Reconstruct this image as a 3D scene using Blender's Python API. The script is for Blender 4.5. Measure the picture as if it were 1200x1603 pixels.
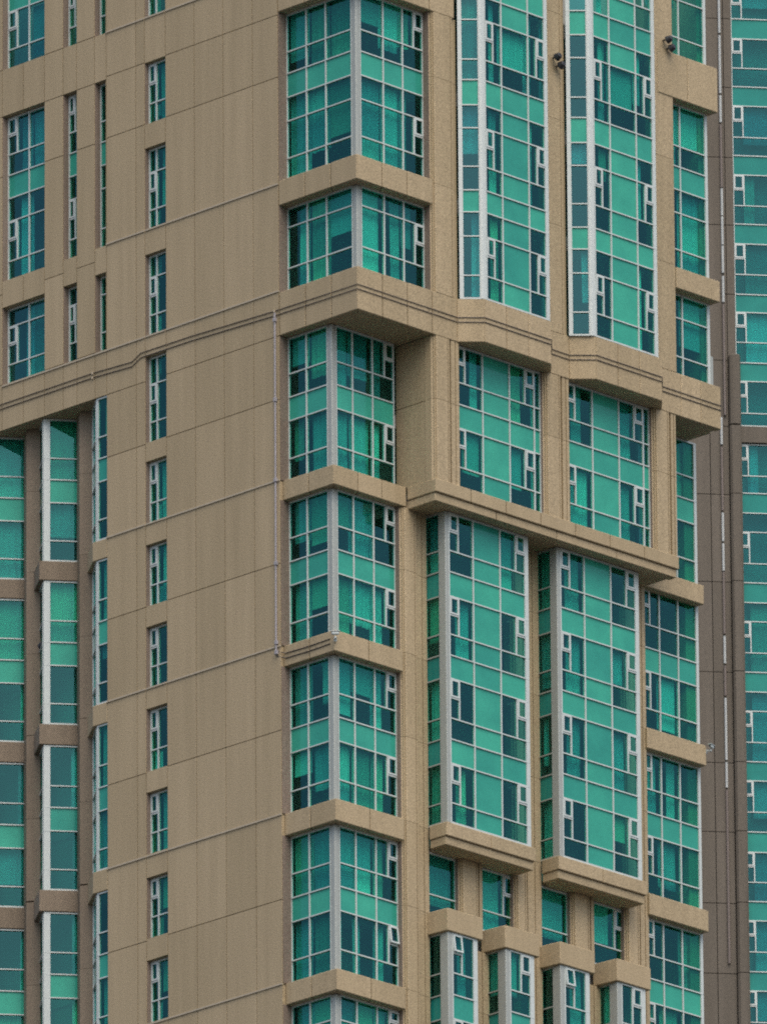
import bpy, bmesh, math, random
from mathutils import Vector, Matrix
random.seed(7)
R = math.radians
S = bpy.context.scene
C = S.collection
for o in list(bpy.data.objects): bpy.data.objects.remove(o)

# ------------------------------------------------------------------ camera, sky, sun, exposure
Z0 = 176.36                     # height of the reference level of the facade above the street
CAM = Vector((-357.199, -357.968, 1.70))
PITCH, ROLL, HEAD = R(19.05), R(-0.44), R(44.67)
fwd = Vector((math.cos(PITCH)*math.cos(HEAD), math.cos(PITCH)*math.sin(HEAD), math.sin(PITCH)))
rgt = Vector((math.sin(HEAD), -math.cos(HEAD), 0)); upv = rgt.cross(fwd)
r2 = rgt*math.cos(ROLL) + upv*math.sin(ROLL); u2 = -rgt*math.sin(ROLL) + upv*math.cos(ROLL)
cd = bpy.data.cameras.new('camera'); cam = bpy.data.objects.new('camera', cd); C.objects.link(cam)
m = Matrix((r2, u2, -fwd)).transposed().to_4x4(); m.translation = CAM; cam.matrix_world = m
cd.sensor_fit = 'VERTICAL'; cd.sensor_height = 36; cd.sensor_width = 36*766/1024
cd.lens = 25000/1603*36; cd.clip_start = 1; cd.clip_end = 20000
S.camera = cam

SUN_EL, SUN_AZ = R(58), R(242)          # azimuth of the sun seen from the tower, counted from +x
w = bpy.data.worlds.new('World'); S.world = w; w.use_nodes = True
nt = w.node_tree; bg = nt.nodes['Background']; sk = nt.nodes.new('ShaderNodeTexSky')
sk.sky_type = 'NISHITA'; sk.sun_disc = False; sk.sun_elevation = SUN_EL
sk.sun_rotation = (R(90) - SUN_AZ) % (2*math.pi)
sk.air_density = 1.0; sk.dust_density = 4.5; sk.ozone_density = 1.0; sk.altitude = 0
nt.links.new(sk.outputs[0], bg.inputs[0]); bg.inputs[1].default_value = 0.135
sd = bpy.data.lights.new('sun', 'SUN'); sun = bpy.data.objects.new('sun', sd); C.objects.link(sun)
sd.energy = 0.80; sd.angle = R(60); sd.color = (1.0, 0.965, 0.91)
sdir = Vector((math.cos(SUN_EL)*math.cos(SUN_AZ), math.cos(SUN_EL)*math.sin(SUN_AZ), math.sin(SUN_EL)))
sun.rotation_euler = (-sdir).to_track_quat('-Z', 'Y').to_euler(); sun.location = (0, -60, 260)
S.view_settings.view_transform = 'Standard'; S.view_settings.look = 'None'
S.view_settings.exposure = 0.62; S.view_settings.gamma = 1.0
S.view_settings.use_curve_mapping = False
S.cycles.filter_width = 2.0             # soft telephoto shot through city air
S.cycles.use_denoising = False          # the photograph is grainy: keep the sampling grain

# ------------------------------------------------------------------ materials
def newmat(name):
    mt = bpy.data.materials.new(name); mt.use_nodes = True
    n = mt.node_tree.nodes; b = n['Principled BSDF']
    return mt, mt.node_tree, b
def ramp(t, fac, p0, c0, p1, c1):
    n = t.nodes.new('ShaderNodeValToRGB'); e = n.color_ramp.elements
    e[0].position = p0; e[0].color = (*c0, 1); e[1].position = p1; e[1].color = (*c1, 1)
    t.links.new(fac, n.inputs[0]); return n.outputs[0]
def mulc(t, a, b, fac=1.0):
    n = t.nodes.new('ShaderNodeMix'); n.data_type = 'RGBA'; n.blend_type = 'MULTIPLY'
    n.inputs[0].default_value = fac
    for k, s in ((6, a), (7, b)):
        if hasattr(s, 'links'): t.links.new(s, n.inputs[k])
        else: n.inputs[k].default_value = (*s, 1)
    return n.outputs[2]
def stone(name, col, speck=.30, rough=.62, streak=.16):
    mt, t, b = newmat(name)
    g = t.nodes.new('ShaderNodeNewGeometry'); pos = g.outputs['Position']
    n1 = t.nodes.new('ShaderNodeTexNoise'); n1.inputs['Scale'].default_value = 27; n1.inputs['Detail'].default_value = 3
    n1.inputs['Roughness'].default_value = .8
    t.links.new(pos, n1.inputs['Vector'])
    s1 = ramp(t, n1.outputs['Fac'], .3, (1-speck, 1-speck, 1-speck), .7, (1+speck*.8, 1+speck*.8, 1+speck*.8))
    nb = t.nodes.new('ShaderNodeTexNoise'); nb.inputs['Scale'].default_value = 40; nb.inputs['Detail'].default_value = 2
    t.links.new(pos, nb.inputs['Vector'])
    s1b = ramp(t, nb.outputs['Color'], .3, (.93, .95, .90), .7, (1.07, 1.04, 1.10))
    mp = t.nodes.new('ShaderNodeMapping'); mp.inputs['Scale'].default_value = (2.2, 2.2, .16)
    t.links.new(pos, mp.inputs['Vector'])
    n2 = t.nodes.new('ShaderNodeTexNoise'); n2.inputs['Scale'].default_value = 1.0; n2.inputs['Detail'].default_value = 6
    n2.inputs['Roughness'].default_value = .62
    t.links.new(mp.outputs[0], n2.inputs['Vector'])
    s2 = ramp(t, n2.outputs['Fac'], .32, (1-streak, 1-streak*1.05, 1-streak*1.1), .68, (1.06, 1.06, 1.07))
    oi = t.nodes.new('ShaderNodeObjectInfo')
    s3 = ramp(t, oi.outputs['Random'], 0, (.93, .93, .92), 1, (1.05, 1.05, 1.06))
    c = mulc(t, mulc(t, mulc(t, mulc(t, col, s1), s1b), s2), s3)
    t.links.new(c, b.inputs['Base Color']); b.inputs['Roughness'].default_value = rough
    b.inputs['Specular IOR Level'].default_value = .25
    bp = t.nodes.new('ShaderNodeBump'); bp.inputs['Strength'].default_value = .12; bp.inputs['Distance'].default_value = .02
    t.links.new(n1.outputs['Fac'], bp.inputs['Height']); t.links.new(bp.outputs[0], b.inputs['Normal'])
    return mt
def paint(name, col, rough=.4, metal=0., var=.10):
    mt, t, b = newmat(name)
    g = t.nodes.new('ShaderNodeNewGeometry')
    n1 = t.nodes.new('ShaderNodeTexNoise'); n1.inputs['Scale'].default_value = 9; n1.inputs['Detail'].default_value = 4
    t.links.new(g.outputs['Position'], n1.inputs['Vector'])
    s = ramp(t, n1.outputs['Fac'], .3, (1-var*1.3,)*3, .7, (1+var*.4,)*3)
    t.links.new(mulc(t, col, s), b.inputs['Base Color'])
    b.inputs['Roughness'].default_value = rough; b.inputs['Metallic'].default_value = metal
    return mt
def glass(name, tint, refl, rcol):
    mt, t, b = newmat(name); t.nodes.remove(b)
    out = t.nodes['Material Output']
    tr = t.nodes.new('ShaderNodeBsdfTransparent'); gl = t.nodes.new('ShaderNodeBsdfGlossy'); mx = t.nodes.new('ShaderNodeMixShader')
    oi = t.nodes.new('ShaderNodeObjectInfo')
    cv = ramp(t, oi.outputs['Random'], 0, (.70, .80, .86), 1, (1.0, 1.0, 1.0))
    t.links.new(mulc(t, tint, cv), tr.inputs[0])
    gl.inputs['Color'].default_value = (*rcol, 1); gl.inputs['Roughness'].default_value = .03
    g = t.nodes.new('ShaderNodeNewGeometry'); n1 = t.nodes.new('ShaderNodeTexNoise')
    n1.inputs['Scale'].default_value = .9; t.links.new(g.outputs['Position'], n1.inputs['Vector'])
    bp = t.nodes.new('ShaderNodeBump'); bp.inputs['Strength'].default_value = .25; bp.inputs['Distance'].default_value = .02
    t.links.new(n1.outputs['Fac'], bp.inputs['Height']); t.links.new(bp.outputs[0], gl.inputs['Normal'])
    # reflectance: coating plus Schlick rise towards grazing angles; only the outer skin of the pane reflects
    lw = t.nodes.new('ShaderNodeLayerWeight'); lw.inputs[0].default_value = .5
    pw = t.nodes.new('ShaderNodeMath'); pw.operation = 'POWER'; pw.inputs[1].default_value = 4.0; t.links.new(lw.outputs['Facing'], pw.inputs[0])
    ad = t.nodes.new('ShaderNodeMath'); ad.operation = 'MULTIPLY_ADD'; ad.inputs[1].default_value = .6; ad.inputs[2].default_value = refl
    t.links.new(pw.outputs[0], ad.inputs[0])
    bk = t.nodes.new('ShaderNodeMath'); bk.operation = 'SUBTRACT'; bk.inputs[0].default_value = 1.0; t.links.new(g.outputs['Backfacing'], bk.inputs[1])
    ml = t.nodes.new('ShaderNodeMath'); ml.operation = 'MULTIPLY'; t.links.new(ad.outputs[0], ml.inputs[0]); t.links.new(bk.outputs[0], ml.inputs[1])
    t.links.new(ml.outputs[0], mx.inputs[0])
    t.links.new(tr.outputs[0], mx.inputs[1]); t.links.new(gl.outputs[0], mx.inputs[2])
    t.links.new(mx.outputs[0], out.inputs[0])
    return mt
def enamel(name, col):
    mt, t, b = newmat(name)
    oi = t.nodes.new('ShaderNodeObjectInfo')
    s = ramp(t, oi.outputs['Random'], 0, (.74, .84, .90), 1, (1.12, 1.08, 1.05))
    g = t.nodes.new('ShaderNodeNewGeometry'); n1 = t.nodes.new('ShaderNodeTexNoise')
    n1.inputs['Scale'].default_value = 14; n1.inputs['Detail'].default_value = 3; t.links.new(g.outputs['Position'], n1.inputs['Vector'])
    s1 = ramp(t, n1.outputs['Fac'], .3, (.92, .92, .92), .7, (1.06, 1.06, 1.06))
    n3 = t.nodes.new('ShaderNodeTexNoise'); n3.inputs['Scale'].default_value = 1.1; n3.inputs['Detail'].default_value = 5
    t.links.new(g.outputs['Position'], n3.inputs['Vector'])
    s3 = ramp(t, n3.outputs['Fac'], .3, (.80, .86, .88), .7, (1.12, 1.08, 1.06))
    bp = t.nodes.new('ShaderNodeBump'); bp.inputs['Strength'].default_value = .2; bp.inputs['Distance'].default_value = .02
    t.links.new(n3.outputs['Fac'], bp.inputs['Height']); t.links.new(bp.outputs[0], b.inputs['Normal'])
    t.links.new(mulc(t, mulc(t, mulc(t, col, s), s1), s3), b.inputs['Base Color'])
    b.inputs['Roughness'].default_value = .10; b.inputs['IOR'].default_value = 1.45; b.inputs['Specular Tint'].default_value = (.55, 1, .85, 1)
    return mt
def cloth(name, col):
    mt, t, b = newmat(name)
    oi = t.nodes.new('ShaderNodeObjectInfo')
    s = ramp(t, oi.outputs['Random'], 0, (.6, .62, .66), 1, (1.0, 1.0, 1.0))
    t.links.new(mulc(t, col, s), b.inputs['Base Color']); b.inputs['Roughness'].default_value = .9
    return mt
STONE = stone('tan_granite', (.398, .317, .190), .50, .66, .085)
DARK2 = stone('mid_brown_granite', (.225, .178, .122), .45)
DARK = stone('brown_granite', (.128, .110, .083), .45)
STRING = paint('pale_sill_metal', (.44, .37, .26), .5)
WHITE = paint('white_frame', (.52, .57, .54), .4, 0., .07)
REVEAL = stone('taupe_reveal', (.235, .185, .145), .5)
GREYF = paint('silver_grey_post', (.35, .375, .34), .45, .1, .07)
GLASS = glass('green_glass', (.45, .90, .79), .085, (.28, .88, .84))
GLASSB = glass('blue_green_glass', (.38, .82, .77), .10, (.32, .86, .86))
GLASSC = glass('rear_blue_glass', (.30, .76, .72), .08, (.26, .82, .82))
MINT = enamel('mint_spandrel', (.042, .335, .235))
MINTB = enamel('blue_mint_spandrel', (.02, .22, .18))
CURT = cloth('curtain_cloth', (.78, .80, .80))
CURT2 = cloth('grey_curtain', (.55, .60, .60)); CURT3 = cloth('cream_curtain', (.70, .64, .50))
ROOM = paint('room_plaster', (.32, .31, .28), .8)
CABLE = paint('dark_cable', (.05, .045, .045), .6)
PIPE = paint('grey_pipe', (.33, .31, .32), .5)
BLACK = paint('black_lamp', (.025, .025, .028), .5)
GROUNDM = stone('asphalt', (.06, .06, .06), .2)

# ------------------------------------------------------------------ helpers
ROOT = {}
def link(name, data, parent=None):
    o = bpy.data.objects.new(name, data); C.objects.link(o)
    if parent is not None: o.parent = parent
    return o
def thing(name, label, cat, loc=(0, 0, 0), group=None):
    o = link(name, None); o.location = loc; o['label'] = label; o['category'] = cat
    if group: o['group'] = group
    o.empty_display_size = .1
    ROOT[o] = Vector(loc); return o
def tag(o, label, cat, group=None):
    o['label'] = label; o['category'] = cat
    if group: o['group'] = group
    return o
def mesh_from(bm, name, mats):
    bmesh.ops.recalc_face_normals(bm, faces=bm.faces)
    me = bpy.data.meshes.new(name); bm.to_mesh(me); bm.free()
    for mt in (mats if isinstance(mats, (list, tuple)) else [mats]): me.materials.append(mt)
    return me
def bbox(bm, x0, x1, y0, y1, z0, z1, mi=0):
    vs = [bm.verts.new((x, y, z)) for x in (x0, x1) for y in (y0, y1) for z in (z0, z1)]
    for f in ((0, 1, 3, 2), (4, 6, 7, 5), (0, 4, 5, 1), (2, 3, 7, 6), (0, 2, 6, 4), (1, 5, 7, 3)):
        bm.faces.new([vs[i] for i in f]).material_index = mi
_unit = {}
def unit(mt):
    if mt.name not in _unit:
        bm = bmesh.new(); bbox(bm, -.5, .5, -.5, .5, -.5, .5); _unit[mt.name] = mesh_from(bm, 'unit_' + mt.name, mt)
    return _unit[mt.name]
def place(o, root, u, v, z, phi=0):
    o.location = Vector((u, v, z + Z0)) - ROOT[root]; o.rotation_euler = (0, 0, phi)
def prism(name, root, poly, z0, z1, mt, bev=0., parent=None):
    """plan polygon poly [(u, v)] extruded from z0 to z1"""
    cx = sum(p[0] for p in poly)/len(poly); cy = sum(p[1] for p in poly)/len(poly)
    bm = bmesh.new(); h = z1 - z0
    a = [bm.verts.new((p[0]-cx, p[1]-cy, 0)) for p in poly]; b = [bm.verts.new((p[0]-cx, p[1]-cy, h)) for p in poly]
    bm.faces.new(a); bm.faces.new(b); n = len(poly)
    for i in range(n): bm.faces.new((a[i], a[(i+1) % n], b[(i+1) % n], b[i]))
    bmesh.ops.recalc_face_normals(bm, faces=bm.faces)
    if bev: bmesh.ops.bevel(bm, geom=list(bm.edges), offset=bev, segments=1, affect='EDGES', clamp_overlap=True)
    o = link(name, mesh_from(bm, name, mt), parent or root)
    if parent is None: place(o, root, cx, cy, z0)
    else: o.location = Vector((cx, cy, z0 + Z0)) - ROOT[root] - parent.location
    return o
def slab_panel(name, root, ox, oy, phi, x0, x1, z0, z1, th, mt, gap=.027):
    """thick panel on a face through (ox,oy), local x along phi, outer face at y=0, depth th"""
    o = link(name, unit(mt), root)
    cx = (x0+x1)/2; c, s = math.cos(phi), math.sin(phi); y = th/2
    place(o, root, ox + cx*c - y*s, oy + cx*s + y*c, (z0+z1)/2, phi)
    o.scale = (x1-x0-gap, th, z1-z0-gap); return o
def offset_path(pts, d):
    """mitred offset to the left of the walking direction"""
    out = []
    for i, p in enumerate(pts):
        ns = []
        for a, b in ((i-1, i), (i, i+1)):
            if a >= 0 and b < len(pts):
                dx, dy = pts[b][0]-pts[a][0], pts[b][1]-pts[a][1]; l = math.hypot(dx, dy); ns.append((-dy/l, dx/l))
        if len(ns) == 1: nx, ny = ns[0]; k = d
        else:
            nx, ny = ns[0][0]+ns[1][0], ns[0][1]+ns[1][1]; l = math.hypot(nx, ny); nx /= l; ny /= l
            k = d/max(.35, nx*ns[0][0] + ny*ns[0][1])
        out.append((p[0]+nx*k, p[1]+ny*k))
    return out
def strip(name, root, path, depth, z0, z1, mt, step=1.3, bev=.02, gap=.009):
    """run of stone pieces along an outer path; each piece its own part"""
    inn = offset_path(path, depth)
    for i in range(len(path)-1):
        a, b, ai, bi = path[i], path[i+1], inn[i], inn[i+1]
        L = math.dist(a, b); n = max(1, round(L/step))
        for k in range(n):
            t0, t1 = k/n, (k+1)/n; g = gap/L
            t0 += g if k else 0; t1 -= g if k < n-1 else 0
            f = lambda p, q, t: (p[0]+(q[0]-p[0])*t, p[1]+(q[1]-p[1])*t)
            prism(name, root, [f(a, b, t0), f(a, b, t1), f(ai, bi, t1), f(ai, bi, t0)], z0, z1, mt, bev)
def pier(root, ox, oy, phi, prof, zs, mt, name='pier', gap=.012):
    c, s = math.cos(phi), math.sin(phi)
    poly = [(ox + x*c - y*s, oy + x*s + y*c) for x, y in prof]
    for a, b in zip(zs, zs[1:]): prism(name, root, poly, a + gap/2, b - gap/2, mt)
def pilaster(x0, x1, back=.45, ch=.13, g=None, gd=.13, strip_in=.0, lead=True):
    """plan profile of a pilaster: stepped left arris, groove g=(a,b), set-back right strip with a bead"""
    k = ch/.13
    p = [(x0, back), (x0, .16*k), (x0+.05*k, .12*k), (x0+.05*k, .065*k), (x0+.11*k, .065*k), (x0+.11*k, .02*k), (x0+.15*k, 0)]
    if g:
        m = g[0]-.09
        if m - (x0+.15*k) > .2: p += [(m, 0), (m, .03), (m+.03, .03), (m+.03, 0)]
        p += [(g[0], 0), (g[0], gd), (g[1], gd), (g[1], strip_in)]
        if x1-g[1] > .2: q = (g[1]+x1)/2; p += [(q, strip_in), (q, strip_in+.04), (q+.04, strip_in+.04), (q+.04, strip_in)]
    p += [(x1, strip_in if g else 0), (x1, back)]
    return p
def curtain_mesh(wd, h, seed, amp=.035):
    rn = random.Random(seed); n = max(10, int(wd/.055)); bm = bmesh.new(); row = []
    ph = rn.random()*6; wl = rn.uniform(.13, .22)
    sag = rn.uniform(-.06, .06)
    for i in range(n+1):
        x = wd*i/n; y = amp*math.sin(x/wl*6.283+ph) + amp*.6*math.sin(x/wl*2.7+ph*2)
        row.append([bm.verts.new((x + sag*k*math.sin(x*3+ph)*.6, y*(1-.3*k), h*k)) for k in (0, .5, 1)])
    for a, b in zip(row, row[1:]):
        for k in (0, 1): bm.faces.new((a[k], b[k], b[k+1], a[k+1]))
    for f in bm.faces: f.smooth = True
    me = bpy.data.meshes.new('curtain'); bm.to_mesh(me); bm.free(); me.materials.append(rn.choice((CURT, CURT, CURT2, CURT3))); return me
CSEED = [11]
def window(root, ox, oy, phi, xs, zs, kind, y=0., fw=.043, el=.05, er=.05, gm=None, sm=None, curt=.86, fm=None,
           openc=(), eb=.06, et=.06, name='window', cm=None):
    """glazed grid on a face: xs column lines, zs row lines. kind(c, r) -> 'v' clear pane, 's' spandrel,
    'L'/'R' clear pane with a small casement at that side, 'x' nothing"""
    gm = gm or GLASS; sm = sm or MINT; fm = fm or WHITE
    bm = bmesh.new(); X0 = xs[0]; zb = zs[0]; W = xs[-1]-X0; H = zs[-1]-zb
    X = [x-X0 for x in xs]; Zs = [z-zb for z in zs]
    D0, D1 = -.05, .06
    for i, x in enumerate(X):
        if i == 0: bbox(bm, 0, el, D0, D1, 0, H)
        elif i == len(X)-1: bbox(bm, W-er, W, D0, D1, 0, H)
        else: bbox(bm, x-fw/2, x+fw/2, D0, D1, .003, H-.003)
    for j, z in enumerate(Zs):
        a, b = (0, eb) if j == 0 else (H-et, H) if j == len(Zs)-1 else (z-fw/2, z+fw/2)
        bbox(bm, .004, W-.004, D0-.004, D1+.004, a+.001, b-.001)
    cells = []; cas = []; covered = {}
    for i in range(len(X)-1):
        xa = el if i == 0 else X[i]+fw/2; xb = W-er if i == len(X)-2 else X[i+1]-fw/2
        for j in range(len(Zs)-1):
            za = eb if j == 0 else Zs[j]+fw/2; zt = H-et if j == len(Zs)-2 else Zs[j+1]-fw/2
            k = kind(i, j)
            if k == 'x': continue
            if k in 'vs': cells.append((k, xa, xb, za, zt, j)); covered[i, j] = (xa, xb, k == 's'); continue
            if k == 'C':
                zc = za + (zt-za)*.50
                bbox(bm, xa, xb, D0+.003, D1-.003, zc-.03, zc+.03)
                cells.append(('v', xa, xb, za, zc-.03, j)); cas.append((xa, xb, zc+.03, zt, (i, j) in openc)); continue
            sw = min(.46*(xb-xa), .40)
            if k == 'L': ca, cb, pa, pb = xa, xa+sw, xa+sw+fw, xb
            else: ca, cb, pa, pb = xb-sw, xb, xa, xb-sw-fw
            m0, m1 = sorted((cb if k == 'L' else pb, pa if k == 'L' else ca))
            bbox(bm, m0, m1, D0+.002, D1-.002, za, zt)
            zc = za + (zt-za)*.52
            bbox(bm, ca, cb, D0+.003, D1-.003, zc-.03, zc+.03)
            cells.append(('v', pa, pb, za, zt, j)); cells.append(('v', ca, cb, za, zc-.03, j))
            cas.append((ca, cb, zc+.03, zt, (i, j) in openc)); covered[i, j] = (pa, pb, False)
    wn = link(name, mesh_from(bm, 'window_frame', fm), root)
    c, s = math.cos(phi), math.sin(phi)
    place(wn, root, ox + X0*c - y*s, oy + X0*s + y*c, zb, phi)
    for k, xa, xb, za, zt, j in cells:
        nm = 'spandrel_panel' if k == 's' else ('pane' if zt-za > 1.0 else 'transom_pane')
        o = link(nm, unit(sm if k == 's' else gm), wn)
        o.location = ((xa+xb)/2, .004 if k == 's' else .012, (za+zt)/2); o.scale = (xb-xa+.01, .02, zt-za+.01)
    for o in wn.children:
        o.rotation_euler = (random.uniform(-.004, .004), 0, random.uniform(-.006, .006))
    for ca, cb, za, zt, op in cas:
        b2 = bmesh.new(); t = min(.058, .17*(cb-ca)+.012); w2 = cb-ca; h2 = zt-za
        bbox(b2, .0, t, -.04, .03, -h2, 0); bbox(b2, w2-t, w2, -.04, .03, -h2, 0)
        bbox(b2, t, w2-t, -.038, .028, -t, -.002); bbox(b2, t, w2-t, -.038, .028, -h2+.002, -h2+t)
        bbox(b2, t-.005, w2-t+.005, -.01, .01, -h2+t-.005, -t+.005, 1)
        o = link('casement', mesh_from(b2, 'casement', [fm, gm]), wn)
        o.location = (ca+.002, -.028, zt); o.rotation_euler = (R(-7) if op else 0, 0, 0)
    # curtains: one drop per column and storey (rows between spandrels)
    for i in range(len(X)-1):
        run = []
        for j in range(len(Zs)):
            cv = covered.get((i, j))
            if cv and not cv[2]: run.append(j)
            elif run:
                _curt(wn, covered, i, run, Zs, curt, cm); run = []
    return wn
def _curt(wn, covered, i, run, Zs, p, cm=None):
    CSEED[0] += 1; rn = random.Random(CSEED[0]*17+3)
    if rn.random() > p: return
    xa = min(covered[i, j][0] for j in run); xb = max(covered[i, j][1] for j in run)
    pa = max(covered[i, j][0] for j in run); pb = min(covered[i, j][1] for j in run)
    xa, xb = pa, pb
    q = rn.random()
    if cm == 'r' and q < .45: xa = xb - (xb-xa)*rn.uniform(.22, .34)
    elif q < .10: xb = xa + (xb-xa)*rn.uniform(.35, .7)
    elif q < .2: xa = xb - (xb-xa)*rn.uniform(.35, .7)
    z0, z1 = Zs[run[0]]+.02, Zs[run[-1]+1]-.02
    if rn.random() < .15: z0 += (z1-z0)*rn.uniform(.2, .5)
    if rn.random() < .2 and cm is None:
        bm = bmesh.new(); hh = (z1-z0)*rn.uniform(.35, .95); ww = pb-pa
        bbox(bm, 0, ww, -.004, .004, 0, hh); bbox(bm, 0, ww, -.012, .012, -.03, 0)
        o = link('roller_blind', mesh_from(bm, 'roller_blind', rn.choice((CURT, CURT2, CURT3))), wn); o.location = (pa, .16, z1-hh); return
    o = link('curtain', curtain_mesh(xb-xa, z1-z0, CSEED[0]), wn); o.location = (xa, .20, z0)
LF = -math.pi/2                 # left facade: local x runs along -v

# ------------------------------------------------------------------ ground
g = bmesh.new(); bbox(g, -4000, 4000, -4000, 4000, -.5, 0)
o = link('ground', mesh_from(g, 'ground', GROUNDM)); o['kind'] = 'structure'

# ------------------------------------------------------------------ the corner tower
T = thing('apartment_tower', 'tan granite apartment tower with green glass bays, its corner facing the viewer', 'tower', (8, 6, 0))
F = [19.42, 15.55, 11.70, 7.85, 4.00, 1.12, -1.82, -4.74, -7.70, -10.66, -13.62, -16.57, -19.5, -22.4]
TOP, BOT = 24.0, -22.0
# core and floors (dark rooms behind the glass)
prism('core_wall', T, [(1.9, -.55), (16.6, -.55), (16.6, 7.6), (17.4, 9), (17.4, 16), (1.9, 16)], -Z0, TOP+20, ROOM)
UP = [(.62, 15.4), (.62, -3.08), (4.8, -3.08), (5.5, -4.1), (8.5, -4.1), (9.2, -3.08), (10.15, -3.08), (10.85, -4.1), (13.8, -4.1), (14.5, -3.08), (17.4, -3.08), (17.4, 15.4)]
LO = [(.62, 8.3), (.62, -1.85), (3.5, -1.85), (3.5, -2.2), (4.85, -2.2), (4.85, -2.95), (8.5, -2.95), (8.5, -2.2), (10.2, -2.2), (10.2, -2.95), (13.85, -2.95), (13.85, -2.2), (15, -2.2), (15, -1.85), (17.9, -1.85), (17.9, 15.4), (1.7, 15.4), (1.7, 9.6), (.8, 8.9)]
for f in F[:4]: prism('floor_slab', T, UP, f-.68, f-.16, ROOM)
LO2 = [(.62, 8.3), (.62, -1.85), (17.9, -1.85), (17.9, 15.4), (1.7, 15.4), (1.7, 9.6), (.8, 8.9)]
for f in F[5:]: prism('floor_slab', T, LO if f > -10 else LO2, f-.62, f-.16, ROOM)
MID = [(3.8, -1.95), (3.8, -3.35), (15.2, -3.35), (15.2, -1.95)]
prism('floor_slab', T, LO2, 3.38, 3.84, ROOM); prism('floor_slab', T, MID, 3.40, 3.82, ROOM)
# soffits
prism('soffit', T, [(.08, -.02), (.08, -3.64), (4.8, -3.64), (5.47, -4.28), (8.6, -4.28), (9.22, -3.64), (10.14, -3.64), (10.85, -4.28), (13.9, -4.28), (14.5, -3.64), (17.52, -3.64), (17.52, -1.0), (.6, -1.0), (.6, -.02)], 6.275, 6.55, STONE)
prism('soffit', T, [(.08, 8.31), (.08, 15.4), (2.4, 15.4), (2.4, 8.31)], 6.275, 6.55, STONE)
prism('soffit', T, [(3.75, -1.9), (3.75, -3.52), (15.2, -3.52), (15.2, -1.9)], .378, .62, STONE)
# lower shaft towards the street
prism('lower_shaft', T, [(.1, 8.3), (.1, -2.3), (17.9, -2.3), (17.9, 15.4), (1.0, 15.4)], -Z0, BOT-1, STONE)

# ---- left facade panels (u = 0, v runs away to the left)
def lp(v0, v1, z0, z1, th=.5, mt=None): slab_panel('wall_panel', T, 0, 0, LF, -v1, -v0, z0, z1, th, mt or STONE)
rows = [BOT-.4] + sorted(F[1:12]+[6.26, 17.80, 19.42, BOT+2.5]) + [TOP]
rows = sorted(set(rows))
for a, b in zip(rows, rows[1:]):
    for v0, v1 in ((0, 1.215), (1.215, 2.63), (2.63, 4.02), (4.02, 5.42)): lp(v0, v1, a, b)
    lp(6.43, 6.86, a, b); lp(6.86, 8.30, a, b)
WS = [(F[0], 22.4), (15.55, 17.77), (11.70, 14.66), (7.90, 10.80), (4.05, 7.13), (1.14, 3.355), (-1.80, .37), (-4.70, -2.55), (-7.66, -5.46),
      (-10.58, -8.42), (-13.54, -11.42), (-16.50, -14.33), (-19.4, -17.3)]
WS = sorted(WS)
zprev = BOT-.4
for a, b in WS:
    if a-zprev > .05: lp(5.42, 6.43, zprev, a)
    zprev = b
lp(5.42, 6.43, zprev, TOP)
for a, b in WS:
    tall = b-a > 2.6
    zs = [a, a+.78, b] if not tall else [a, a+.76, a+2.12, b]
    window(T, 0, 0, LF, [-6.43, -6.05, -5.42], zs, lambda c, r: 'C' if c == 0 and r == 1 else 'v', y=.23, curt=.9)
# three stacks of openings further left, above the deep band
for v0, v1 in ((8.30, 8.335), (8.87, 9.755), (10.42, 11.34), (13.42, 15.5)):
    for a, b in zip([6.26, 7.92, 11.2, 15.5, 17.7, 19.42], [7.92, 11.2, 15.5, 17.7, 19.42, TOP]):
        if v1-v0 > .1: lp(v0, v1, a, b)
for v0, v1 in ((8.30, 8.87), (9.755, 10.42), (11.34, 13.42)):
    n = 1 if v1-v0 < 1 else 2
    for k in range(n):
        e0, e1 = v0+(v1-v0)*k/n, v0+(v1-v0)*(k+1)/n
        for a, b in ((6.26, 7.92), (10.70, 11.68), (17.70, 19.42)): lp(e0, e1, a, b)
lp(8.30, 8.335, 7.92, 10.7); lp(8.30, 8.335, 11.68, 17.7); lp(8.30, 8.335, 19.42, TOP)
zr1 = [7.92, 8.68, 10.05, 10.70]; zr2 = [11.68, 12.45, 13.9, 14.75, 15.6, 16.35, 17.70]; zr3 = [19.42, 20.2, 21.6, 22.4, 23.2]
k2 = lambda cas: (lambda c, r: 's' if r == 3 else (cas if c == 0 and r in (1, 5) else 'v'))
k1 = lambda cas: (lambda c, r: cas if c == 0 and r == 1 else 'v')
k3 = lambda cas: (lambda c, r: 's' if r == 2 else (cas if c == 0 and r == 1 else 'v'))
for zz, kk in ((zr1, k1), (zr2, k2), (zr3, k3)):
    window(T, 0, 0, LF, [-13.42, -12.36, -11.34], zz, kk('L'), y=.30, gm=GLASSB)
    window(T, 0, 0, LF, [-10.42, -9.755], zz, kk('L'), y=.30)
    window(T, 0, 0, LF, [-8.87, -8.335], zz, kk('v'), y=.30)
# thin projecting sills along the storey lines
for z, v1 in ((19.42, 8.3), (11.70, 8.3), (7.86, 13.4), (1.13, 8.3), (-4.73, 8.3), (-10.65, 8.3), (-16.56, 8.3)):
    for a, b in ((0, 5.40), (5.44, 6.41), (6.45, v1)):
        prism('sill_course', T, [(.02, b), (-.035, b), (-.035, a), (.02, a)], z-.035, z+.02, STRING)

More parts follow.
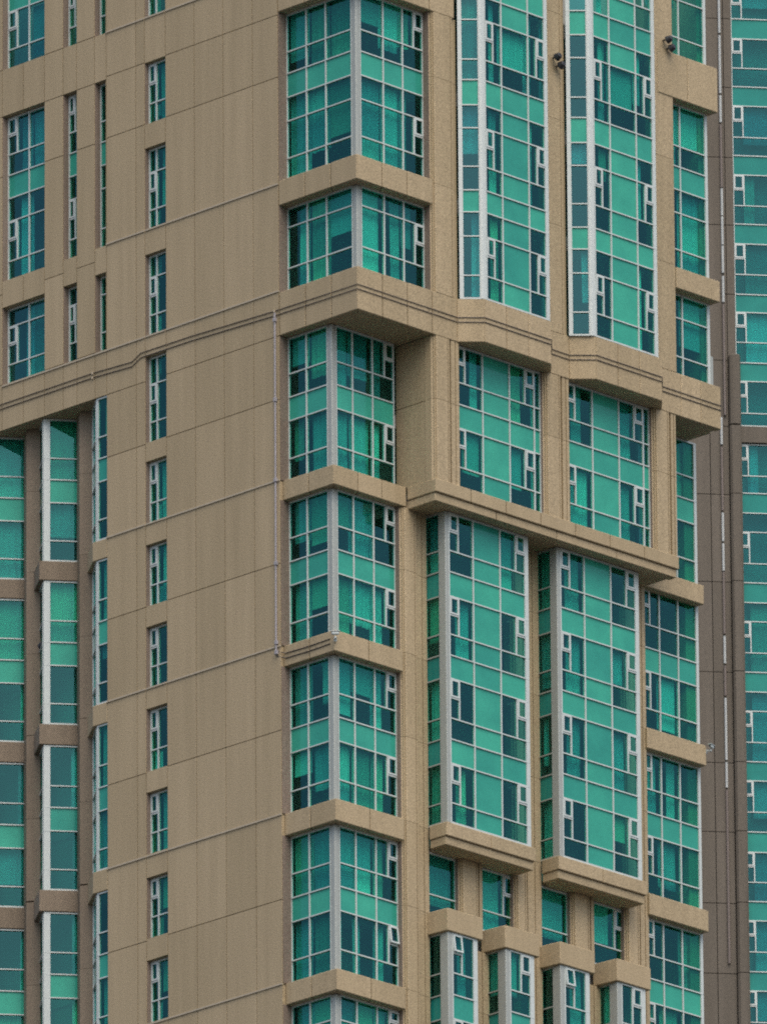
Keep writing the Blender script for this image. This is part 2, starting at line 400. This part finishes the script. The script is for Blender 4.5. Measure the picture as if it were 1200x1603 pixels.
# ---- the corner glazing
def corner(zb, zt, gu, gv, zs, xl, xr, uend, kl, kr, openc=(), curt=.8):
    """left pane field on u = gu, right pane field on v = gv; they meet at a square post"""
    p = .165
    window(T, gu, 0, LF, [0.0] + xl + [-gv-p], zs, kl, curt=curt, el=.03, er=.03)
    window(T, gu+p, gv, 0, [0.0] + [x-gu-p for x in xr] + [uend-gu-p], zs, kr, curt=curt, el=.03, er=.03, openc=openc)
    pt = prism('corner_post', T, [(gu-.04, gv-.04), (gu+p-.005, gv-.04), (gu+p-.005, gv+.1), (gu+.1, gv+.1), (gu+.1, gv+p-.005), (gu-.04, gv+p-.005)], zb, zt, GREYF, .02)
def kc(rows_s, n, cas, side='R'):
    return lambda c, r: 's' if r in rows_s else (side if (c == n-1 and r in cas) else 'v')
corner(11.80, 17.90, .45, -3.27, [11.80, 12.70, 14.04, 14.90, 15.76, 16.54, 17.90], [.95, 1.87], [1.72, 2.65], 3.63, kc((3,), 9, ()), kc((3,), 3, (1, 5)), curt=.97)
corner(7.80, 10.92, .45, -3.27, [7.80, 8.745, 10.215, 10.92], [.95, 1.87], [1.72, 2.65], 3.63, kc((), 9, ()), kc((), 3, (1,)), curt=.85)
LED = [(1.12, .43), (-4.72, -5.45), (-10.62, -11.38), (-16.53, -17.27)]
tops = [6.26, .43, -5.45, -11.38, -17.27]
for n, (zl, _) in enumerate(LED + [(-22.0, 0)]):
    zt = tops[n]
    zs = [zl, zl+.83, zl+2.18, zl+3.02, zl+3.85, zt]
    corner(zl, zt, .45, -2.03, zs, [.86], [1.40, 2.35], 3.37, kc((2,), 9, ()), kc((2,), 3, (1, 4)),
           openc={(2, 1)} if n == 3 else (), curt=.95)
# ledges of the corner
strip('ledge_stone', T, [(0, -.012), (0, -3.72), (3.62, -3.72)], .5, 10.92, 11.80, STONE, 1.25)
strip('ledge_stone', T, [(0, -.012), (0, -3.72), (4.74, -3.72)], .5, 17.90, 19.44, STONE, 1.25)
for zt, zb in LED:
    strip('ledge_stone', T, [(.14, .0), (.14, -2.40), (3.58 if zt > 1 else 3.36, -2.40)], .55, zb, zt, STONE, 1.35)
# deep band around the bays
M1 = 5.28
BAND = [(0, -.012), (0, -3.72), (4.75, -3.72), (5.42, -4.36), (8.62, -4.36), (9.26, -3.72), (4.75+M1+.12, -3.72), (5.42+M1+.12, -4.36), (8.62+M1+.12, -4.36), (9.26+M1+.12, -3.72), (17.6, -3.72)]
strip('band_stone', T, BAND, .30, 6.26, 7.80, STONE, 1.1, .022)
strip('band_stone', T, [(14.66, -3.75), (17.64, -3.75)], .5, 17.83, 19.46, STONE, 1.6, .022)
strip('ledge_stone', T, [(15.45, -3.76), (17.6, -3.76)], .5, 10.88, 11.64, STONE, 2.2, .022)

# darker taupe strips over the opening reveals, on the side that faces the viewer
def rev_l(v, z0, z1, d, u0=.02): prism('reveal_strip', T, [(u0, v-.016), (d, v-.016), (d, v-.001), (u0, v-.001)], z0+.01, z1-.01, REVEAL)
def rev_r(u, vf, vb, z0, z1): prism('reveal_strip', T, [(u-.016, vf), (u-.001, vf), (u-.001, vb), (u-.016, vb)], z0+.01, z1-.01, REVEAL)
for a, b in WS: rev_l(6.43, a, b, .20)
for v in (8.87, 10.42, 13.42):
    for a, b in ((7.92, 10.70), (11.68, 17.70), (19.42, 23.2)): rev_l(v, a, b, .25)
for a, b in ((7.80, 10.92), (11.80, 17.90), (19.44, 23), (1.12, 6.26), (-4.72, .43), (-10.62, -5.45), (-16.53, -11.38), (-21.5, -17.27)): rev_l(0, a, b, .41)
for a, b in ((7.80, 10.92), (11.80, 17.90)): rev_r(3.63, -3.58, -3.31, a, b)
for a, b in ((-4.72, .43), (-10.62, -5.45), (-16.53, -11.38), (-21.5, -17.27)): rev_r(3.37, -2.26, -2.06, a, b)
for o in (0, 5.31): rev_r(8.97+o, -3.58, -3.49, 1.12, 6.26)
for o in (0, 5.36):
    rev_r(6.03+o, -2.27, -2.14, -13.62, -11.40); rev_r(8.66+o if o == 0 else 14.0, -2.27, -2.14, -13.62, -11.40)

# ---- upper bays with one splayed side in view
ZU = [7.80, 8.65, 10.06, 10.93, 11.72, 12.57, 13.96, 14.79, 15.70, 16.44, 17.88, 18.72, 19.6, 20.4, 21.8, 22.6]
def kbay(c, r):
    if r in (3, 7, 11, 15): return 's'
    if r in (1, 5, 9, 13): return 'L' if c == 0 else 'R' if c == 2 else ('v' if r == 9 else 's')
    if c == 1: return 'v' if r in (8, 13, 14) else 's'
    return 'v'
zr = [r for r in ZU]
def rowk(c, r): return 's' if r in (3, 7, 11, 15) else 'v'
def upper_bay(o):
    window(T, o, -4.30, 0, [5.545, 6.37, 7.66, 8.58], ZU, kbay, el=.05, er=.14, curt=.75)
    a, b = (4.86+o, -3.74), (5.43+o, -4.29)
    ph = math.atan2(b[1]-a[1], b[0]-a[0]); L = math.dist(a, b)
    window(T, a[0], a[1], ph, [0, L-.09], ZU, rowk, el=.14, er=.02, gm=GLASSB, curt=.8)
    pc = lambda d, e: (a[0]+math.cos(ph)*d-math.sin(ph)*e, a[1]+math.sin(ph)*d+math.cos(ph)*e)
    p = prism('corner_post', T, [pc(L-.09, -.055), pc(L-.005, -.055), (5.545+o, -4.35), (5.545+o, -4.24), (5.50+o, -4.22), pc(L-.06, .06), pc(L-.09, .06)], 7.80, 22.6, WHITE, .012)
    a, b = (8.60+o, -4.28), (9.18+o, -3.72); ph = math.atan2(b[1]-a[1], b[0]-a[0]); L = math.dist(a, b)
    window(T, a[0], a[1], ph, [0.03, L], ZU, rowk, el=.1, er=.1, curt=.5)
upper_bay(0); upper_bay(M1)
# piers of the upper storeys
zj = [7.80, 11.70, 15.55, 17.90]
pier(T, 0, -3.72, 0, pilaster(3.63, 4.87, g=(4.62, 4.69), gd=.15, strip_in=.09), zj, STONE)
zj2 = [7.80, 11.70, 15.55, 19.42, 22.8]
pier(T, 0, -3.72, 0, pilaster(9.22, 10.14, g=(9.93, 10.0), gd=.15, strip_in=.09, ch=.05), zj2, STONE)
pier(T, 0, -3.72, 0, pilaster(14.50, 15.42, ch=.05), zj2, STONE)
# right end windows of the upper storeys
kr = lambda c, r: 's' if r in (3,) else ('L' if c == 0 and r in (1, 5) else 'v')
window(T, 0, -3.30, 0, [15.30, 16.15, 17.50], [11.64, 12.5, 13.85, 14.7, 15.55, 16.3, 17.83], kr, er=.12, curt=.75)
window(T, 0, -3.30, 0, [15.30, 16.15, 17.50], [7.80, 8.6, 10.0, 10.88], lambda c, r: 'L' if (c, r) == (0, 1) else 'v', er=.12, curt=.75)
window(T, 0, -3.30, 0, [15.30, 16.15, 17.50], [19.46, 20.3, 21.7, 22.6], lambda c, r: 'L' if (c, r) == (0, 1) else 'v', er=.12, curt=.75)
prism('corner_post', T, [(17.50, -3.36), (17.62, -3.36), (17.62, -3.2), (17.50, -3.2)], 7.82, 9.0, GREYF)

# ---- the projecting block below the band
M2 = 5.31
ZM = [1.12, 1.92, 3.31, 4.16, 4.94, 6.26]
km = lambda c, r: 's' if (r == 2 or c == 1) else ('L' if c == 0 and r in (1, 4) else 'R' if c == 2 and r in (1, 4) else 'v')
for o in (0, M2):
    window(T, o, -3.45, 0, [4.86, 6.18, 7.47, 8.66, 8.96], ZM, km, curt=.75, er=.03)
zm = [1.12, 4.0, 6.26]
pier(T, 0, -3.72, 0, pilaster(3.63, 4.84, g=(4.36, 4.46), strip_in=.03), zm, STONE)
for o in (0, M2):
    pier(T, o, -3.72, 0, pilaster(8.97, 10.14 if o == 0 else 10.06, g=(9.70, 9.82), strip_in=.03), zm, STONE)
for a, b in zip(zm, zm[1:]):        # flank of the block facing left
    slab_panel('wall_panel', T, 3.645, 0, LF, 1.88, 3.262, a, b, .4, STONE)
strip('cornice_stone', T, [(3.60, -2.41), (3.60, -3.78), (15.36, -3.78)], .4, .66, 1.12, STONE, 1.7, .022)
strip('cornice_mould', T, [(3.65, -2.30), (3.65, -3.70), (15.30, -3.70)], .35, .36, .655, STONE, 3.0, .018)

# ---- lower bays
M3 = 5.36
ZB = [-10.62, -9.90, -8.51, -7.66, -6.92, -5.52, -4.70, -3.96, -2.61, -1.75, -1.00, .36]
def klow(c, r):
    if r in (2, 5, 8): return 's'
    if c == 1: return 's'
    if r in (1, 4, 7, 10): return 'L' if c == 0 else 'R'
    return 'v'
for o in (0, M3):
    window(T, o, -3.12, 0, [4.80, 5.98, 7.27, 8.62], ZB, klow, el=.05, er=.17, curt=.62)
    window(T, 4.68+o, 0, LF, [2.22, 2.88], ZB, lambda c, r: 's' if r in (2, 5, 8) else 'v', el=.02, er=.02, curt=.9, fm=GREYF, sm=MINTB)
    prism('corner_post', T, [(4.64+o, -2.88), (4.64+o, -3.17), (4.80+o, -3.17), (4.80+o, -3.05), (4.76+o, -3.02), (4.76+o, -2.88)], -10.62, .36, GREYF, .015)
    strip('ledge_stone', T, [(4.56+o, -2.38), (4.56+o, -3.20), (8.82+o, -3.20), (8.82+o, -2.38)], .4, -11.10, -10.62, STONE, 2.2, .022)
    strip('ledge_mould', T, [(4.60+o, -2.38), (4.60+o, -3.12), (8.76+o, -3.12), (8.76+o, -2.38)], .4, -11.40, -11.105, STONE, 9, .018)
    prism('soffit', T, [(4.9+o, -2.05), (4.9+o, -2.9), (8.5+o, -2.9), (8.5+o, -2.05)], -11.385, -11.2, STONE)
zl = [BOT, -19.5, -16.55, -13.62, -10.66, -7.70, -4.74, -1.82, .40]
pier(T, 0, -2.40, 0, pilaster(3.37, 4.65, g=(4.03, 4.16), gd=.24, strip_in=.13), zl, STONE)
zk = [-11.40, -7.70, -4.74, -1.82, .40]
pier(T, 0, -2.40, 0, pilaster(8.66, 10.02, g=(9.18, 9.36), gd=.28, strip_in=.13), zl, STONE)
pier(T, 0, -2.40, 0, pilaster(14.00, 15.16, g=(14.62, 14.76), gd=.25, strip_in=.08), zl, STONE)

# ---- paired small windows and capped bays near the bottom edge
for o in (0, M3):
    zh = [-13.62, -12.87, -11.40]
    window(T, o, -2.10, 0, [4.40, 4.62, 6.04], zh, lambda c, r: 'v', er=.02, curt=.7)
    window(T, o, -2.10, 0, [7.05, 8.75], zh, lambda c, r: 'R' if r == 1 else 'v', er=.02, curt=.6)
    pier(T, o, -2.40, 0, pilaster(6.03, 7.08, g=(6.84, 6.94), strip_in=.03), [-13.62, -11.40], STONE)
    for e0, e1, side in ((4.62, 6.30, 'L'), (7.36, 9.0, 'R')):
        back = 4.53 if side == 'L' else 7.20
        prism('bay_cap', T, [(o+e0-.1, -2.1), (o+e0, -3.15), (o+e1, -3.15), (o+e1, -2.1)], -14.40, -13.62, STONE, .022)
        zc = [-22.0, -21.2, -20.4, -19.5, -18.8, -17.40, -16.56, -15.80, -14.40]
        x0, x1 = e0+.12, e1-.20
        ks = lambda c, r, s=side: 's' if r in (2, 5) else ((s if r == 7 or r == 4 else 'v'))
        window(T, o, -3.02, 0, [x0+.16, x1], zc, ks, el=.05, er=.19, curt=.5, openc={(0, 7)} if side == 'L' else ())
        window(T, o+x0-.0, 0, LF, [2.15, 2.74], zc, lambda c, r: 's' if r in (2, 5) else 'v', el=.02, er=.02, fm=GREYF, sm=MINTB, curt=.7)
        prism('corner_post', T, [(o+x0-.04, -2.74), (o+x0-.04, -3.07), (o+x0+.16, -3.07), (o+x0+.16, -2.97), (o+x0+.06, -2.92), (o+x0+.06, -2.74)], -22, -14.40, GREYF, .015)
        prism('wall_panel', T, [(o+x1+.02, -2.4), (o+x1+.02, -2.95), (o+x1+.05, -2.95), (o+x1+.05, -2.4)], -22, -14.40, GREYF)
    pier(T, o, -2.40, 0, pilaster(6.16, 7.50, g=(6.66, 6.80), gd=.26, strip_in=.16), [BOT, -19.5, -16.55, -14.41], STONE)

# ---- right end windows of the lower storeys
for n, (zl2, zb2) in enumerate(LED):
    zt = tops[n]; zs = [zl2, zl2+.83, zl2+2.18, zl2+3.02, zl2+3.85, zt]
    window(T, 0, -2.06, 0, [15.16, 16.10, 17.02, 18.02], zs, lambda c, r: 's' if r == 2 else 'L' if c == 0 and r in (1, 4) else 'v', er=.12, curt=.42)
    if n: strip('ledge_stone', T, [(15.10, -2.42), (18.0, -2.42)], .6, zb2, zl2, STONE, 3.2, .022)
    else: strip('ledge_stone', T, [(14.9, -2.42), (18.0, -2.42)], .6, zb2-.08, zl2-.08, STONE, 3.4, .022)
window(T, 0, -2.06, 0, [15.16, 16.10, 17.02, 18.02], [-22, -21.2, -19.8, -19, -18.2, -17.27], lambda c, r: 'v', er=.12)
prism('wall_panel', T, [(18.03, -2.0), (18.03, 15), (17.5, 15), (17.5, -2.0)], BOT, 6.26, STONE)
prism('wall_panel', T, [(17.63, -3.2), (17.63, 15), (17.2, 15), (17.2, -3.2)], 6.27, TOP, STONE)

# ---- saw-tooth bays at the left end, below the band
PD = R(-38); dx, dy = math.cos(PD), math.sin(PD); ex, ey = -dy, dx
TI = [(0, 9.0), (0, 11.6), (0, 14.2), (0, 16.8)]
def along(p, d, e): return (p[0]+dx*d+ex*e, p[1]+dy*d+ey*e)
# first return of the wall
for n, (zl2, zb2) in enumerate(LED + [(-22.0, -23)]):
    zt = tops[n]; zs = [zl2, zl2+.75, zl2+2.12, zl2+2.95, zl2+3.72, zt]
    kk = lambda c, r: 's' if r == 2 else 'v'
    window(T, .10, 0, LF, [-8.86, -8.31], zs, kk, el=.08, er=.02, curt=.7)
    for i in (0, 1, 2):
        tip = along(TI[i], .16, .10) if i else (.10, 8.90)
        if i:
            window(T, tip[0], tip[1], PD, [0, 1.34], zs, kk, el=.22, er=.04, curt=.97, gm=GLASS, cm='r')
        q = along(tip, .02, 0)
        window(T, q[0]+ex*1.15, q[1]+ey*1.15, PD-math.pi/2, [0, 1.08], zs, kk, el=.05, er=.05, curt=.3)
        # recess pier between two bays
        a = along(TI[i], 0, 1.28); b = along(TI[i+1], 1.46, .12)
        pier_poly = [a, along(a, .10, -.05), along(TI[i], .42, 1.32), along(TI[i], .46, 1.75), along(b, .05, .5), along(b, .02, 0.0), along(b, -.10, .02), along(b, -.14, 1.2), along(a, -.2, .6)]
        a2 = along(TI[i], -.12, 1.30)
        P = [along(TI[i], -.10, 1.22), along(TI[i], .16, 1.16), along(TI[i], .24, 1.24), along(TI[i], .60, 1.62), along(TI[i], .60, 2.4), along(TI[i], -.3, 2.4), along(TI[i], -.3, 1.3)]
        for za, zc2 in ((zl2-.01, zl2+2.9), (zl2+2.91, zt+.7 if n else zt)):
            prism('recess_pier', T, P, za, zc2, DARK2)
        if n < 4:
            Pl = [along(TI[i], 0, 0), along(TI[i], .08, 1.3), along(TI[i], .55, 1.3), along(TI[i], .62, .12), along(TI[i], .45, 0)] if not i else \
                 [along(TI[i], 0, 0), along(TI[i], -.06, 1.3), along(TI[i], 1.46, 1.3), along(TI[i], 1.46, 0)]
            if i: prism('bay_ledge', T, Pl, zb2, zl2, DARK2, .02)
    if n < 4:
        prism('bay_ledge', T, [(0, 8.31), (0, 9.0), along(TI[0], -.05, 1.25), along(TI[0], .7, 1.25), (.6, 8.31)], zb2, zl2, STONE, .02)
prism('recess_wall', T, [(1.75, 8.3), (1.75, 16.5), (2.0, 16.5), (2.0, 8.3)], BOT, 6.26, ROOM)

# ------------------------------------------------------------------ the tower behind
B = thing('background_tower', 'brown granite tower with teal curtain wall standing behind the corner tower', 'tower', (100, 75, 0))
bp0 = (98.923, 72.301); PB = R(-38)
jz = [-60, 18.5, 21.58, 24.61, 27.70, 30.70, 34.65, 38.59, 42.43, 45.44, 48.35, 51.29, 54.36, 57.37, 60.5, 63.58, 66.7, 70]
for a, b in zip(jz, jz[1:]):
    for x0, x1 in ((-13, -8), (-8, -4.5), (-4.5, -1.10), (-1.10, -.30), (-.30, .04)):
        slab_panel('wall_panel', B, bp0[0], bp0[1], PB, x0, x1, a, b, .5, DARK, .03)
def bpt(x, y): return (bp0[0] + x*math.cos(PB) - y*math.sin(PB), bp0[1] + x*math.sin(PB) + y*math.cos(PB))
zA = [65.77, 64.88, 63.62, 62.73, 61.41, 60.58, 59.72, 58.32, 57.5, 56.64, 55.27, 54.45, 53.57, 52.21, 51.33, 50.53, 49.2, 48.3, 47.48, 46.07, 45.48][::-1]
zC = [44.72, 43.31, 42.55, 41.68, 40.84, 39.46, 38.62, 37.75, 36.92, 35.55, 34.71, 33.85, 33.01, 31.65, 30.81, 29.98, 28.62, 27.76, 26.88, 25.58, 24.75, 23.92, 22.57, 21.72, 20.89, 19.54, 18.69][::-1]
sp = [(60.58, 59.72), (57.5, 56.64), (54.45, 53.57), (51.33, 50.53), (48.3, 47.48), (63.62, 62.73), (42.55, 41.68), (38.62, 37.75), (34.71, 33.85), (30.81, 29.98), (27.76, 26.88), (24.75, 23.92), (21.72, 20.89)]
def kback(zz):
    def k(c, r):
        a, b = zz[r], zz[r+1]
        if any(abs(b-p) < .02 and abs(a-q) < .02 for p, q in sp): return 's'
        return 'L' if c in (0, 2) and b-a > 1.25 else 'v'
    return k
for zz in (zA, zC):
    window(B, bp0[0], bp0[1], PB, [.05, 1.75, 3.4, 5.0], zz, kback(zz), y=.12, el=.03, gm=GLASSC, sm=MINTB, curt=.6, fm=WHITE)
slab_panel('ledge_stone', B, *bpt(0, -.06), PB, .05, 5.0, 44.73, 45.47, .5, DARK)
for a, b in zip([18.5, 21.58, 24.61, 27.70, 30.70, 34.65, 38.59, 42.43, 45.44], [21.58, 24.61, 27.70, 30.70, 34.65, 38.59, 42.43, 45.44, 48.6]):
    prism('pier', B, [bpt(-.28, .0), bpt(-.28, -.16), bpt(-.2, -.24), bpt(.10, -.24), bpt(.20, -.18), bpt(.22, .3), bpt(-.28, .3)], a+.015, b-.015, DARK, .09 if b > 48 else 0)
prism('floor_slab', B, [bpt(-12.5, .6), bpt(8, .6), bpt(8, 14), bpt(-12.5, 14)], -Z0, 70, ROOM)
for x0, x1 in ((5.0, 6.4), (6.4, 8.0)):
    for a, b in zip(jz, jz[1:]): slab_panel('wall_panel', B, bp0[0], bp0[1], PB, x0, x1, a, b, .5, DARK, .03)

# ------------------------------------------------------------------ small fittings
def tube(name, pts, r, mt, n=6, loc=None):
    """round cable or pipe along world points (u, v, z)"""
    base = Vector(pts[0]); bm = bmesh.new(); rings = []
    P = [Vector(p) - base for p in pts]
    for i, p in enumerate(P):
        d = (P[min(i+1, len(P)-1)] - P[max(i-1, 0)]).normalized()
        a = d.orthogonal().normalized() if abs(d.z) > .9 else d.cross(Vector((0, 0, 1))).normalized(); b = d.cross(a).normalized()
        rings.append([bm.verts.new(p + (a*math.cos(6.2832*k/n) + b*math.sin(6.2832*k/n))*r) for k in range(n)])
    for q, w2 in zip(rings, rings[1:]):
        for k in range(n): bm.faces.new((q[k], q[(k+1) % n], w2[(k+1) % n], w2[k]))
    bm.faces.new(rings[0]); bm.faces.new(rings[-1])
    o = link(name, mesh_from(bm, name, mt)); o.location = base + Vector((0, 0, Z0)); ROOT[o] = o.location.copy(); return o
def clip(parent, u, v, z, sx=.06, sy=.06, sz=.09, mt=None, name='clip'):
    bm = bmesh.new(); bbox(bm, -sx/2, sx/2, -sy/2, sy/2, -sz/2, sz/2)
    bmesh.ops.bevel(bm, geom=list(bm.edges), offset=.008, segments=1, affect='EDGES')
    o = link(name, mesh_from(bm, name, mt or STRING), parent); o.location = Vector((u, v, z + Z0)) - ROOT[parent]; return o
outer = offset_path(BAND, -.022)
for dz, lab in ((0, 'upper of two thin dark cables running along the deep stone band'), (-.165, 'lower of two thin dark cables running along the deep stone band')):
    pts = [(-.022, 15.4, 7.21+dz), (-.022, 8.9, 7.20+dz), (-.022, 7.05, 7.12+dz), (-.022, 6.62, 7.33+dz), (-.022, 4.2, 7.31+dz), (-.022, .2, 7.18+dz)]
    pts += [(p[0], p[1], 7.13+dz-.002*i) for i, p in enumerate(outer[1:])]
    o = tag(tube('cable', pts, .015, CABLE), lab, 'cable', 'cables on the deep band')
    for v, z in ((8.96, 7.19), (.2, 7.17)): clip(o, -.03, v, z+dz)
pv = .16
o = tag(tube('conduit_pipe', [(-.045, pv, 7.1), (-.045, pv, 3), (-.045, pv+.01, -1), (-.045, pv+.02, -4.95)], .035, PIPE), 'thin grey vertical conduit down the right edge of the blank wall', 'pipe')
for z in (6.85, 4.0, 1.15, -1.8, -4.6, -4.95): clip(o, -.05, pv, z, .09, .12, .14, PIPE, 'bracket')
for dz, lab in ((0, 'upper of two short cables on the corner ledge beside the conduit foot'), (-.17, 'lower of two short cables on the corner ledge beside the conduit foot')):
    tag(tube('cable', [(-.03, pv, -4.9+dz), (.06, -.03, -4.97+dz), (.12, -.1, -5.0+dz), (.12, -1.2, -5.02+dz), (.12, -2.2, -5.0+dz)], .016, CABLE), lab, 'cable', 'short cables on the corner ledge')
def camera_unit(u, v, z, ang, lab):
    t = thing('security_camera', lab, 'camera', (u, v, z+Z0), 'small white security cameras'); t.rotation_euler = (0, 0, ang)
    bm = bmesh.new(); bbox(bm, -.13, .13, -.05, .05, .0, .10); bmesh.ops.bevel(bm, geom=list(bm.edges), offset=.02, segments=2, affect='EDGES')
    h = link('housing', mesh_from(bm, 'housing', WHITE), t); h.location = (0, -.16, .05)
    bm = bmesh.new(); bbox(bm, -.16, .16, -.07, .06, .102, .118); link('sunshield', mesh_from(bm, 'sunshield', WHITE), t).location = (0, -.16, .055)
    bm = bmesh.new(); bmesh.ops.create_cone(bm, cap_ends=True, segments=12, radius1=.035, radius2=.035, depth=.02)
    l = link('lens', mesh_from(bm, 'lens', BLACK), t); l.location = (-.135, -.16, .10); l.rotation_euler = (0, R(90), 0)
    bm = bmesh.new(); bbox(bm, -.03, .03, -.16, .06, -.06, .0); bbox(bm, -.05, .05, .02, .05, -.12, .02); link('bracket', mesh_from(bm, 'bracket', WHITE), t)
camera_unit(.12, -2.45, -5.02, R(-45), 'small white security camera on the corner ledge where two cables end')
camera_unit(18.06, -2.40, -4.86, R(20), 'small white security camera at the right end of a ledge')
def flood(pts, phi, lab):
    p0 = pts[0]; t = thing('floodlight', lab, 'lamp', (p0[0], p0[1], p0[2]+Z0), 'black floodlights on the piers'); t.rotation_euler = (0, 0, phi)
    for x, z in ((0, 0), (.18, -.26)):
        bm = bmesh.new(); bmesh.ops.create_cone(bm, cap_ends=True, segments=14, radius1=.15, radius2=.10, depth=.2)
        bmesh.ops.bevel(bm, geom=list(bm.edges), offset=.015, segments=1, affect='EDGES')
        h = link('lamp_head', mesh_from(bm, 'lamp_head', BLACK), t); h.location = (x, -.24, z); h.rotation_euler = (R(70), R(18), 0)
        bm = bmesh.new(); bbox(bm, -.025, .025, -.2, .05, -.02, .02); b = link('arm', mesh_from(bm, 'arm', BLACK), t); b.location = (x, 0, z)
flood([(9.52, -3.74, 17.72)], 0, 'pair of round black floodlights on the pier between two tall glass bays')
flood([(14.98, -3.74, 19.80)], R(10), 'pair of black floodlights above the short stone band near the right end')
q = along(TI[1], .2, 1.14)
flood([(q[0], q[1], -1.6)], PD, 'pair of small black floodlights on the dark pier between the saw-tooth bays')
# jointed white pipe on the dark wall behind
PIPEW = paint('pale_pipe', (.42, .44, .42), .5)
PIPEG = paint('brown_pipe', (.16, .13, .11), .6)  # darker brown for the lengths between the pale ones
segs = [(66, 62.9, 1), (62.8, 60.2, 1), (60.1, 58.9, 1), (58.8, 56.0, 0), (55.95, 54.75, 1), (54.7, 53.45, 1), (53.4, 52.2, 1), (52.05, 50.9, 1), (50.8, 45.9, 0), (45.8, 44.6, 1), (44.5, 41.7, 0), (41.6, 40.35, 1), (40.25, 39.05, 1), (39, 36.3, 0), (36.2, 35.0, 1), (34.9, 33.6, 0), (33.5, 30.8, 1), (30.7, 29.6, 1), (29.5, 22, 0)]
p0 = bpt(-.5, -.06)
t = thing('rain_pipe', 'jointed pipe with white lengths on the dark wall of the rear tower', 'pipe', (p0[0], p0[1], 22+Z0))
for a, b, k in segs:
    dxp = -.46 if a > 50 else -.62
    bm = bmesh.new(); bmesh.ops.create_cone(bm, cap_ends=True, segments=10, radius1=.055, radius2=.055, depth=a-b)
    o = link('pipe_section', mesh_from(bm, 'pipe_section', PIPEW if k else PIPEG), t)
    x, y = bpt(dxp, -.06); o.location = Vector((x, y, (a+b)/2+Z0)) - ROOT[t]
